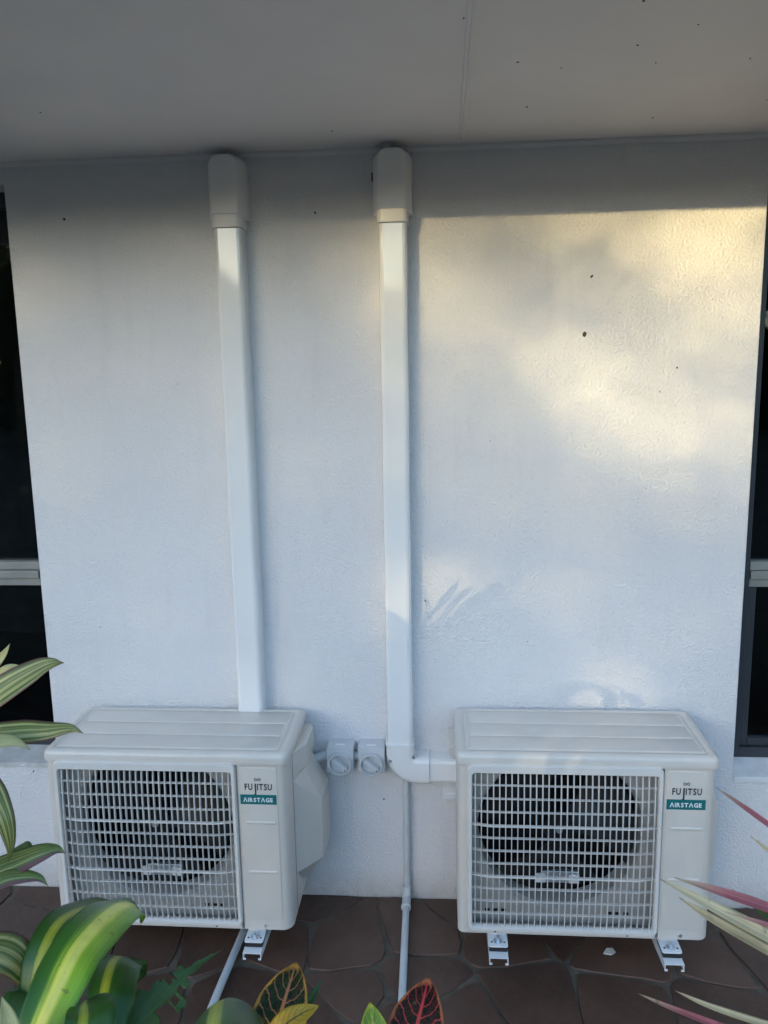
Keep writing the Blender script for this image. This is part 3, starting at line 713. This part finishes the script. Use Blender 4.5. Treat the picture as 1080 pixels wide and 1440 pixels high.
def bracket(ux, uy, uz, label):
    b = tag(empty('wall_bracket', (ux, uy, uz)), label, 'bracket', 'wall brackets under the outdoor units')
    wy = -uy-.001
    r = MB(); pr = [(0, -.030), (-.012, -.030), (-.012, -.020), (-.005, -.018), (-.005, .018), (-.012, .020), (-.012, .030), (0, .030)]
    r.prism(pr, lambda a, c: (-.040, wy+a*1.6, .245+c*.95), lambda a, c: (UW+.02, wy+a*1.6, .245+c*.95)); r.build('rail', 'bracket', b, .001)
    for fx in (.107, .560):
        up = box('upright', 'bracket', b, fx-.02, fx+.02, wy-.0225, wy-.0195, -.09, .27, .001)
        a = MB(); w_ = .025; t = .0022; zt, zb = -.030, -.047
        # channel open downwards, slightly deeper at the wall
        y0, y1 = -.056, wy-.023
        a.add([(fx+x, y, z) for y, dz in ((y0, 0), (y1, -.03)) for x, z in ((-w_, zb+dz), (-w_, zt), (w_, zt), (w_, zb+dz), (w_-t, zb+dz), (w_-t, zt-t), (-w_+t, zt-t), (-w_+t, zb+dz))],
              [(i, (i+1) % 8, 8+(i+1) % 8, 8+i) for i in range(8)]+[(0, 1, 6, 7), (1, 2, 5, 6), (2, 3, 4, 5), (8, 15, 14, 9), (9, 14, 13, 10), (10, 13, 12, 11)])
        # small return lips at the open end
        for sx in (-1, 1): a.box(fx+sx*(w_-.004)-.004, fx+sx*(w_-.004)+.004, y0-.0005, y0+.0015, zb-.003, zb+.002)
        A = a.build('arm', 'bracket', b, angle=30)
        for y in (-.0335, wy-.09): box('rubber_pad', 'rubber', b, fx-.024, fx+.024, y, y+.06, -.0298, -.0168, .002)
    return b
bracket(-.9723, -.3258, .1182, 'white steel wall bracket carrying the unit behind the leafy plants')
bracket(.1436, -.3233, .129, 'white steel wall bracket carrying the unit at the end of the duct elbow')

# ---------------------------------------------------------------- drain pipes and litter
dp = tag(empty('drain_pipe'), 'grey plastic drain pipe dropping from the duct elbow and out across the paving', 'pipe')
r_ = .0105
a = MB(); a.tube([(-.008, -.018, .42), (-.008, -.018, .06), (-.009, -.019, .032)], r_, 18); a.build('riser', 'pvc', dp)
c = MB(); c.tube([(-.009, -.019, .052), (-.0092, -.020, .030), (-.0095, -.027, .018), (-.0098, -.042, .0135), (-.010, -.072, .0135)], .0136, 18); cp = c.build('bend', 'pvc', dp)
c = MB(); c.tube([(-.010, -.064, .0135), (-.010, -.074, .0135)], .0152, 18); c.build('lip', 'pvc', cp)
a = MB(); a.tube([(-.010, -.06, .0135), (-.006, -.3, .0125), (-.003, -.5, .0125), (.0, -.8, .0125)], r_, 18); a.build('floor_run', 'pvc', dp)
d2 = tag(empty('drain_pipe'), 'grey plastic drain pipe running out over the paving from under the leafy unit', 'pipe')
a = MB(); a.tube([(-.478, -.05, .0125), (-.486, -.25, .0125), (-.494, -.43, .0125), (-.505, -.8, .0125)], r_, 18); a.build('floor_run', 'pvc', d2)
a = MB(); a.tube([(-.478, -.018, .40), (-.478, -.018, .05), (-.478, -.030, .018), (-.478, -.056, .0125)], r_, 18); a.build('riser', 'pvc', d2)
P = floor_at(856, 1340); ch = MB()
pts = [(-.016, -.006), (-.004, .012), (.012, .010), (.017, -.006), (.004, -.014)]
ch.loft([[(P.x+x, P.y+y, z+x*.15) for x, y in pts] for z in (.003, .007)]); tag(ch.build('paint_chip', 'chip', smooth=False), 'small white flake of paint lying on the paving under the unit', 'debris')

# ---------------------------------------------------------------- plants
def smoothpath(pts, n):
    """Catmull-Rom through the points"""
    P = [Vector(p) for p in pts]; P = [P[0]*2-P[1]]+P+[P[-1]*2-P[-2]]; out = []
    segs = len(P)-3
    for k in range(n+1):
        t = k/n*segs; i = min(int(t), segs-1); f = t-i; a, b, c, d = P[i:i+4]
        out.append(.5*((2*b)+(c-a)*f+(2*a-5*b+4*c-d)*f*f+(3*b-a-3*c+d)*f**3))
    return out
def leaf(parent, pts, width, mat, hint=None, fold=.25, shape='lance', n=18, m=8, wave=.0, name='leaf', twist=0, hole=None, curl=0):
    path = smoothpath(pts, n); mb = MB(); vs = []; uvs = []; L = len(path)
    for k, p in enumerate(path):
        t = k/(L-1); tan = (path[min(k+1, L-1)]-path[max(k-1, 0)]).normalized()
        h = hint if hint is not None else (CAM-p).normalized()*.75+Vector((0, 0, .65))
        side = tan.cross(h).normalized(); nor = side.cross(tan).normalized()
        tw = twist*t
        side, nor = side*math.cos(tw)+nor*math.sin(tw), nor*math.cos(tw)-side*math.sin(tw)
        if shape == 'lance': wd = max(.012, min(1, (t+.08)/.40)**.7*max(0, 1-max(0, (t-.42)/.58)**1.25)**1.15)
        elif shape == 'ovate': wd = max(.03, math.sin(PI*(t**.82))**.85) if t > .10 else .05
        elif shape == 'strap': wd = (.55+.45*min(1, t/.3))*(1-max(0, (t-.55)/.45)**1.8)+.02
        elif shape == 'broad': wd = (.45+.55*min(1, t/.35))*(max(0, 1-max(0, (t-.62)/.38)**2.4))**.6+.02
        for j in range(m+1):
            s = j/m*2-1; x = s*width/2*wd
            y = fold*abs(x)-curl*(x*x)/max(width, 1e-4)+wave*width*math.sin(t*17+s*2.2)*abs(s)**2
            vs.append(p+side*x+nor*y); uvs.append((j/m, t))
    fs = []
    for k in range(L-1):
        for j in range(m):
            if hole and hole(k/(L-1), (j+.5)/m*2-1): continue
            fs.append((k*(m+1)+j, k*(m+1)+j+1, (k+1)*(m+1)+j+1, (k+1)*(m+1)+j))
    me = bpy.data.meshes.new(name); me.from_pydata([tuple(v) for v in vs], [], fs)
    uvl = me.uv_layers.new(name='UVMap')
    for lp in me.loops: uvl.data[lp.index].uv = uvs[lp.vertex_index]
    o = bpy.data.objects.new(name, me); COL.objects.link(o); me.materials.append(MATS[mat])
    for p in me.polygons: p.use_smooth = True
    s = o.modifiers.new('thickness', 'SOLIDIFY'); s.thickness = .0007; s.offset = 0
    o.parent = parent; return o
def wp(px, py):
    d = at(px, py, 1)-CAM; P = CAM+d*(-CAM.y/d.y); return P.x, P.z
def pl(*q): return [at(*x) for x in q]
def outside(pts, margin=12):
    for P in smoothpath(pts, 14):
        q = pix(Vector(P))
        if q and -margin < q[0] < 1080+margin and -margin < q[1] < 1440+margin: return False
    return True
def stem(parent, pts, r, name='stem', mat='bark'):
    m = MB(); pp = smoothpath(pts, 12); m.tube(pp, [r[0]+(r[1]-r[0])*k/12 for k in range(13)], 12); return m.build(name, mat, parent)
def rosette(parent, top, count, length, width, mats, rnd, rise=(.1, .9), shape='lance', spread=.12, tries=300, droop=.5, open_side=False):
    A0 = at(105, 1340, .92)      # keep the light path to the striped leaf free
    made = 0
    for _ in range(tries):
        if made >= count: break
        a = rnd.uniform(0, 2*PI); el = rnd.uniform(*rise); l = length*rnd.uniform(.75, 1.15)
        b = Vector(top)+Vector((0, 0, rnd.uniform(-spread, 0))); d = Vector((math.cos(a)*math.cos(el), math.sin(a)*math.cos(el), math.sin(el)))
        pts = [b, b+d*l*.35, b+d*l*.7+Vector((0, 0, -droop*l*.14)), b+d*l+Vector((0, 0, -droop*l*.42))]
        if not outside(pts, 40): continue
        if any((Vector(P)-A0).dot(SUND) > .04 and ((Vector(P)-A0)-SUND*(Vector(P)-A0).dot(SUND)).length < .16 for P in smoothpath(pts, 12)): continue
        if open_side and d.x*SUND.x+d.y*SUND.y > -.25: continue
        leaf(parent, pts, width*rnd.uniform(.8, 1.1), rnd.choice(mats), hint=Vector((-d.x*.3, -d.y*.3, 1)), shape=shape); made += 1
rnd = random.Random(5)
# corn plant, lower left
cp_top = at(30, 1560, .86)
corn = tag(empty('corn_plant', (cp_top.x, cp_top.y, -.03)), 'corn plant with broad yellow-striped green leaves in the lower corner beside the unit', 'plant')
INV = lambda par: None
def child_fix(par):
    for c in par.children: c.location = c.location-par.location
leaf(corn, pl((20,1540,.84), (45,1465,.85), (76,1396,.88), (106,1336,.93), (142,1294,.99), (170,1273,1.05), (188,1272,1.10), (200,1290,1.14)), .062, 'dracaena', fold=-.18, shape='broad', wave=.05, n=36, m=16)
leaf(corn, pl((20,1490,.97), (50,1410,.98), (70,1340,1.0), (96,1296,1.05), (140,1280,1.12), (170,1300,1.16)), .062, 'dracaena_dark', fold=-.25, shape='broad', n=26, m=12, wave=.03)
leaf(corn, pl((148,1540,.92), (151,1450,.94), (157,1390,.97), (170,1349,1.03), (186,1352,1.09), (190,1385,1.13)), .056, 'dracaena_dark', fold=-.2, shape='broad', n=26, m=12)
leaf(corn, pl((90,1530,.82), (118,1470,.84), (128,1430,.86), (124,1405,.9)), .05, 'dracaena_dark', fold=.3, shape='broad')
leaf(corn, pl((300,1560,.80), (310,1480,.80), (317,1425,.86), (321,1404,.94), (325,1412,1.02), (326,1450,1.08)), .080, 'dracaena_dark', fold=-.05, curl=1.1, shape='broad', n=30, m=16)
leaf(corn, pl((10,1520,.80), (12,1470,.80), (10,1430,.82), (2,1400,.84)), .026, 'cream_leaf', fold=.2)
leaf(corn, pl((-30,1520,.92), (5,1455,.94), (40,1400,.98), (38,1378,1.02)), .05, 'green_leaf', fold=.2, shape='broad')
leaf(corn, pl((-60,1335,1.0), (-10,1332,1.0), (25,1348,1.0), (50,1385,1.01), (52,1402,1.02)), .052, 'cordyline', fold=-.2, shape='lance', n=20)
def torn(t, s):
    j = .10*math.sin(t*61)+.07*math.sin(t*143+1); hi, lo = 1.0, -1.0
    if t > .30: hi = .16+j*.4
    if .30 < t < .36: hi = .9-(t-.30)*8+j
    if .47 < t < .56: hi = .95+j*.4
    if .60 < t < .66: hi = .55+j
    if t > .40: lo = -.75+j
    if .55 < t < .62: lo = -.30+j
    if t > .70: lo, hi = -.38+j*.6, .30+j*.5
    return s > hi or s < lo or (.49 < t < .535 and .22 < s < .62)
leaf(corn, pl((150,1500,.95), (195,1440,.97), (235,1400,1.0), (272,1362,1.03), (312,1335,1.06)), .062, 'green_leaf', fold=.1, shape='lance', n=120, m=36, hole=torn, wave=.06)
stem(corn, [(cp_top.x, cp_top.y, -.04), (cp_top.x+.01, cp_top.y+.01, .4), tuple(cp_top)], (.02, .016))
rosette(corn, cp_top-Vector((0, 0, .10)), 9, .42, .075, ['dracaena', 'dracaena_dark'], rnd, shape='broad', rise=(-.3, .5), open_side=True, tries=900)
# striped cordyline at the left edge
ct = at(-120, 1120, 1.15)
cord = tag(empty('cordyline', (ct.x, ct.y, -.03)), 'cordyline with green and cream striped leaves reaching in from the left edge', 'plant')
leaf(cord, pl((-130,1085,1.15), (-60,1022,1.14), (0,975,1.13), (50,944,1.13), (74,933,1.13), (90,932,1.14)), .048, 'cordyline', fold=.22, n=26)
leaf(cord, pl((-110,1060,1.18), (-40,985,1.18), (0,950,1.18), (15,938,1.18), (36,938,1.18)), .020, 'cream_leaf', fold=.3)
leaf(cord, pl((-90,1020,1.2), (-30,960,1.2), (2,925,1.2), (14,905,1.2)), .022, 'cream_leaf', fold=.3)
leaf(cord, pl((-120,1075,1.12), (-40,1038,1.10), (20,1029,1.09), (65,1027,1.08), (98,1024,1.08), (117,1031,1.08)), .036, 'cordyline', fold=-.2, n=26, hint=Vector((.1, -.7, .75)))
leaf(cord, pl((-110,1090,1.06), (-40,1048,1.05), (5,1040,1.05), (28,1045,1.05), (42,1054,1.05)), .022, 'cream_leaf', fold=-.2)
leaf(cord, pl((-110,1110,1.1), (-30,1095,1.06), (2,1140,1.04), (14,1185,1.04), (12,1212,1.05)), .030, 'cordyline', fold=-.25, n=24, hint=Vector((.5, -.8, .1)))
leaf(cord, pl((-130,1190,1.12), (-50,1232,1.10), (10,1216,1.09), (52,1200,1.08), (78,1194,1.08), (92,1200,1.08)), .040, 'cordyline_under', fold=-.2, n=26)
leaf(cord, pl((-130,1200,1.12), (-40,1245,1.08), (15,1233,1.07), (52,1233,1.07), (68,1246,1.07)), .026, 'cordyline_under', fold=-.2, n=22)
leaf(cord, pl((-100,1200,1.14), (-20,1222,1.14), (28,1195,1.14), (40,1187,1.14), (46,1196,1.14)), .018, 'green_leaf', fold=-.2)
for qa, qb, qc, wd in (((570,915), (612,885), (657,852), .062), ((590,905), (602,865), (597,822), .034)):
    pp = []
    for q in (qa, qb, qc):
        X_, Z_ = wp(*q); pp.append(Vector((X_, 0, Z_))+SUND*1.62)
    leaf(cord, [Vector(ct)]+pp, wd, 'cordyline', hint=-SUND+Vector((0, -.6, .3)), fold=.1, n=24)
stem(cord, [(ct.x-.02, ct.y, -.04), (ct.x+.02, ct.y+.01, .5), tuple(ct)], (.014, .011))
rosette(cord, ct, 16, .42, .05, ['cordyline', 'cordyline_under', 'cream_leaf'], rnd, rise=(-.2, 1.2))
# two crotons at the lower edge
k1 = at(385, 1540, 1.0)
cro = tag(empty('croton', (k1.x, k1.y, -.03)), 'croton with a dark orange-veined leaf and a yellow leaf in front of the paving', 'plant')
leaf(cro, pl((380,1530,.98), (384,1475,.98), (395,1425,1.0), (407,1385,1.02), (417,1353,1.05)), .070, 'croton_orange', fold=.18, shape='ovate', n=28, m=16)
leaf(cro, pl((372,1480,.95), (395,1447,.95), (420,1428,.95), (449,1414,.96)), .030, 'croton_yellow', fold=.2, shape='ovate', n=20, m=12)
leaf(cro, pl((415,1470,1.0), (430,1418,1.03), (444,1394,1.04), (453,1375,1.05)), .012, 'green_leaf', fold=.3)
stem(cro, [(k1.x, k1.y, -.04), (k1.x-.01, k1.y+.01, .4), tuple(k1)], (.010, .007))
rosette(cro, k1, 9, .2, .06, ['croton_orange', 'croton_yellow', 'croton_lime'], rnd, shape='ovate', rise=(-.1, .9))
k2 = at(580, 1550, 1.0)
cro2 = tag(empty('croton', (k2.x, k2.y, -.03)), 'croton with a dark red-veined leaf and a lime leaf beside the drain pipe', 'plant')
leaf(cro2, pl((575,1540,.98), (578,1490,.98), (586,1445,1.0), (595,1408,1.02), (603,1374,1.05)), .072, 'croton_red', fold=.18, shape='ovate', n=28, m=16)
leaf(cro2, pl((540,1540,.97), (530,1490,.97), (525,1445,.98), (520,1409,1.0)), .042, 'croton_lime', fold=.2, shape='ovate', n=24, m=14)
stem(cro2, [(k2.x, k2.y, -.04), (k2.x+.01, k2.y, .4), tuple(k2)], (.010, .007))
rosette(cro2, k2, 9, .2, .06, ['croton_red', 'croton_lime', 'croton_yellow'], rnd, shape='ovate', rise=(-.1, .9))
# narrow pink and cream leaves from the right
tt = at(1300, 1480, .86)
tri = tag(empty('dragon_tree', (tt.x, tt.y, -.03)), 'plant with narrow pink and cream strap leaves reaching in from the right edge', 'plant')
for q, wd, mt in (
    (((1300,1330,.86), (1180,1232,.86), (1080,1160,.86), (1040,1131,.86), (1007,1107,.86)), .0065, 'tri_pink'),
    (((1290,1360,.9), (1180,1275,.9), (1090,1204,.9), (1056,1176,.9)), .0058, 'tricolor'),
    (((1300,1370,.84), (1180,1318,.84), (1080,1278,.84), (1010,1254,.85), (948,1234,.86)), .0115, 'tri_pink'),
    (((1300,1460,.82), (1180,1378,.82), (1080,1318,.82), (1000,1275,.83), (928,1236,.84)), .0150, 'tricolor'),
    (((1300,1470,.86), (1180,1395,.86), (1080,1338,.86), (1000,1292,.86), (955,1262,.87)), .0120, 'tricolor'),
    (((1300,1390,.8), (1180,1340,.8), (1090,1305,.8), (1020,1282,.8)), .006, 'tri_pink'),
    (((1300,1500,.86), (1180,1468,.86), (1080,1442,.86), (1000,1416,.86), (949,1393,.86)), .0075, 'tricolor'),
    (((1280,1530,.86), (1120,1476,.86), (1020,1446,.86), (950,1420,.86), (897,1397,.86)), .0070, 'tri_pink'),
    (((1300,1430,.9), (1180,1350,.9), (1090,1298,.9), (1030,1250,.9)), .006, 'green_leaf')):
    leaf(tri, pl(*q), wd, mt, fold=.5, shape='strap', n=26, m=6)
stem(tri, [(tt.x, tt.y, -.04), (tt.x-.02, tt.y, .5), tuple(tt)], (.014, .010))
rosette(tri, tt, 24, .45, .012, ['tricolor', 'tri_pink'], rnd, rise=(-.3, 1.3), shape='strap')
for par in (corn, cord, cro, cro2, tri):
    for c_ in par.children: c_.location = Vector(c_.location)-par.location

# ---------------------------------------------------------------- trees behind the camera (they shade the wall and show in the glass)
def gap(X, Z):
    """openness of the crown where the sun ray that ends at wall point (X, Z) passes through it"""
    # open above a diagonal that falls from left to right, closing towards the left
    x0, z0 = DIAG[0]; x1, z1 = DIAG[1]; d = Z-(z0+(z1-z0)*(X-x0)/(x1-x0))
    sm = lambda t: (lambda q: q*q*(3-2*q))(max(0, min(1, t)))
    g_ = .42*sm((d+.20)/.45)*sm((X+.22)/.32)
    for (x, z, sx, sz, rot, a) in GAPS:
        c_, s_ = math.cos(rot), math.sin(rot); dx, dz = X-x, Z-z
        p, q = (dx*c_+dz*s_)/sx, (-dx*s_+dz*c_)/sz; g_ += a*math.exp(-(p*p+q*q))
    return max(0, min(1, g_))
GAPS = []  # crown openings placed to shape the sunlight on the wall
DIAG = (wp(590, 520), wp(1060, 700))
for px, py, sx, sz, rot, a in ((1010,345,.30,.24,-.6,.6), (780,525,.40,.15,-.5,.26), (910,580,.26,.12,-.3,.4), (700,345,.16,.07,-.3,-.15), (612,835,.12,.10,0,.5), (850,790,.24,.16,-.6,.06), (960,470,.10,.12,.6,-.2), (690,640,.22,.14,-.5,.15)):
    X, Zz = wp(px, py); GAPS.append((X, Zz, sx, sz, rot, a))
for px, py, d_, sx, a in ((92,1390,.89,.07,.45),):   # opening added so sun reaches the striped corn leaf
    W = at(px, py, d_); W = W-SUND*(W.y/SUND.y); GAPS.append((W.x, W.z, sx, sx, 0, a))
GAPS += [(.70, .36, .45, .28, 0, .12)]
def tree(name, base, crown, radii, count, size, label, group, rnd, shading=0):
    t = tag(empty(name, base), label, 'tree', group); b = Vector(base); c0 = Vector(crown)-b
    tr = MB(); tr.tube(smoothpath([(0, 0, -.1), (.08, .05, c0.z*.4), tuple(c0*.75)], 8), [.16-.01*k for k in range(9)], 10)
    for k in range(7):
        a = 2*PI*k/7+rnd.uniform(-.3, .3); h = c0.z*rnd.uniform(.35, .7); tip = c0+Vector((math.cos(a)*radii[0]*.7, math.sin(a)*radii[1]*.7, rnd.uniform(-.3, .5)*radii[2]))
        tr.tube(smoothpath([(.05, .03, h), tuple((Vector((0, 0, h))+tip)/2+Vector((0, 0, .2))), tuple(tip)], 6), [.06-.008*q for q in range(7)], 6)
    tr.build('trunk', 'bark', t)
    clumps = []
    for _ in range(46):
        while True:
            p = Vector((rnd.uniform(-1, 1), rnd.uniform(-1, 1), rnd.uniform(-1, 1)))
            if .25 < p.length < 1: break
        clumps.append((c0+Vector((p.x*radii[0], p.y*radii[1], p.z*radii[2])), rnd.uniform(.16, .34)*min(radii)))
    vs, fs, uvs = [], [], []; made = 0; tries = 0
    while made < count and tries < count*6:
        tries += 1
        if shading and made < shading:
            # unseen foliage shaped for its shade: thinned where sun patches should reach the wall
            X, Zz = rnd.uniform(-2.4, 1.9), rnd.uniform(-.4, 2.5)
            if rnd.random() > -math.log(.025+.34*gap(X, Zz))/3.5: continue
            P = Vector((X, 0, Zz))+SUND*rnd.uniform(20.5, 24.5)-b
        else:
            cc, cr = clumps[rnd.randrange(len(clumps))]; d = Vector((rnd.gauss(0, 1), rnd.gauss(0, 1), rnd.gauss(0, 1))).normalized()
            P = cc+d*cr*rnd.random()**.4
            if shading:
                W = b+P; tq = -W.y/(-SUND.y); Wq = W-SUND*(W.y/SUND.y); 
                if -2.4 < Wq.x < 1.9 and -.4 < Wq.z < 2.5 and gap(Wq.x, Wq.z) > .04: continue
        d = Vector((rnd.gauss(0, 1), rnd.gauss(0, 1), rnd.gauss(0, 1)-.3)).normalized(); n_ = d.orthogonal().normalized(); s2 = d.cross(n_).normalized(); a = rnd.uniform(0, PI)
        s_ = n_*math.cos(a)+s2*math.sin(a); L = size*rnd.uniform(.7, 1.3); o = len(vs); mid = P+d*L*.5
        vs += [P, mid+s_*L*.28, P+d*L, mid-s_*L*.28]; fs.append((o, o+1, o+2, o+3)); uvs += [(.5, 0), (1, .5), (.5, 1), (0, .5)]; made += 1
    me = bpy.data.meshes.new('crown'); me.from_pydata([tuple(v) for v in vs], [], fs); uvl = me.uv_layers.new(name='UVMap')
    for lp in me.loops: uvl.data[lp.index].uv = uvs[lp.vertex_index]
    me.materials.append(MATS['tree_leaf']); o = bpy.data.objects.new('crown', me); COL.objects.link(o); o.parent = t
    return t
rt = random.Random(3)
C = Vector((-.2, 0, .9))+SUND*22.5
tree('shade_tree', (C.x, C.y, -.06), (C.x, C.y, C.z+.1), (2.6, 2.3, 2.0), 80000, .066, 'leafy garden tree across the lawn whose shade dapples the wall', None, rt, 62000)
T0 = tree('garden_tree', (0, -24, -.06), (0, -24, 2.45), (3.5, 2.2, 2.5), 15000, .36, 'leafy tree in the row across the lawn', 'trees across the lawn', rt)
for k in range(1, 24):
    a = math.radians(-94+k*8.0+rt.uniform(-1.5, 1.5)); R_ = rt.uniform(23, 27)+(5 if abs(a+SUN_AZ) < .2 else 0)
    if abs(a) < .05: continue
    t = copy_tree(T0); t.location = (math.sin(a)*R_, -math.cos(a)*R_, -.06); s_ = rt.uniform(.92, 1.15)*(.84 if abs(a+SUN_AZ) < .13 else 1)
    t.scale = (s_, s_, s_); t.rotation_euler.z = k*1.3
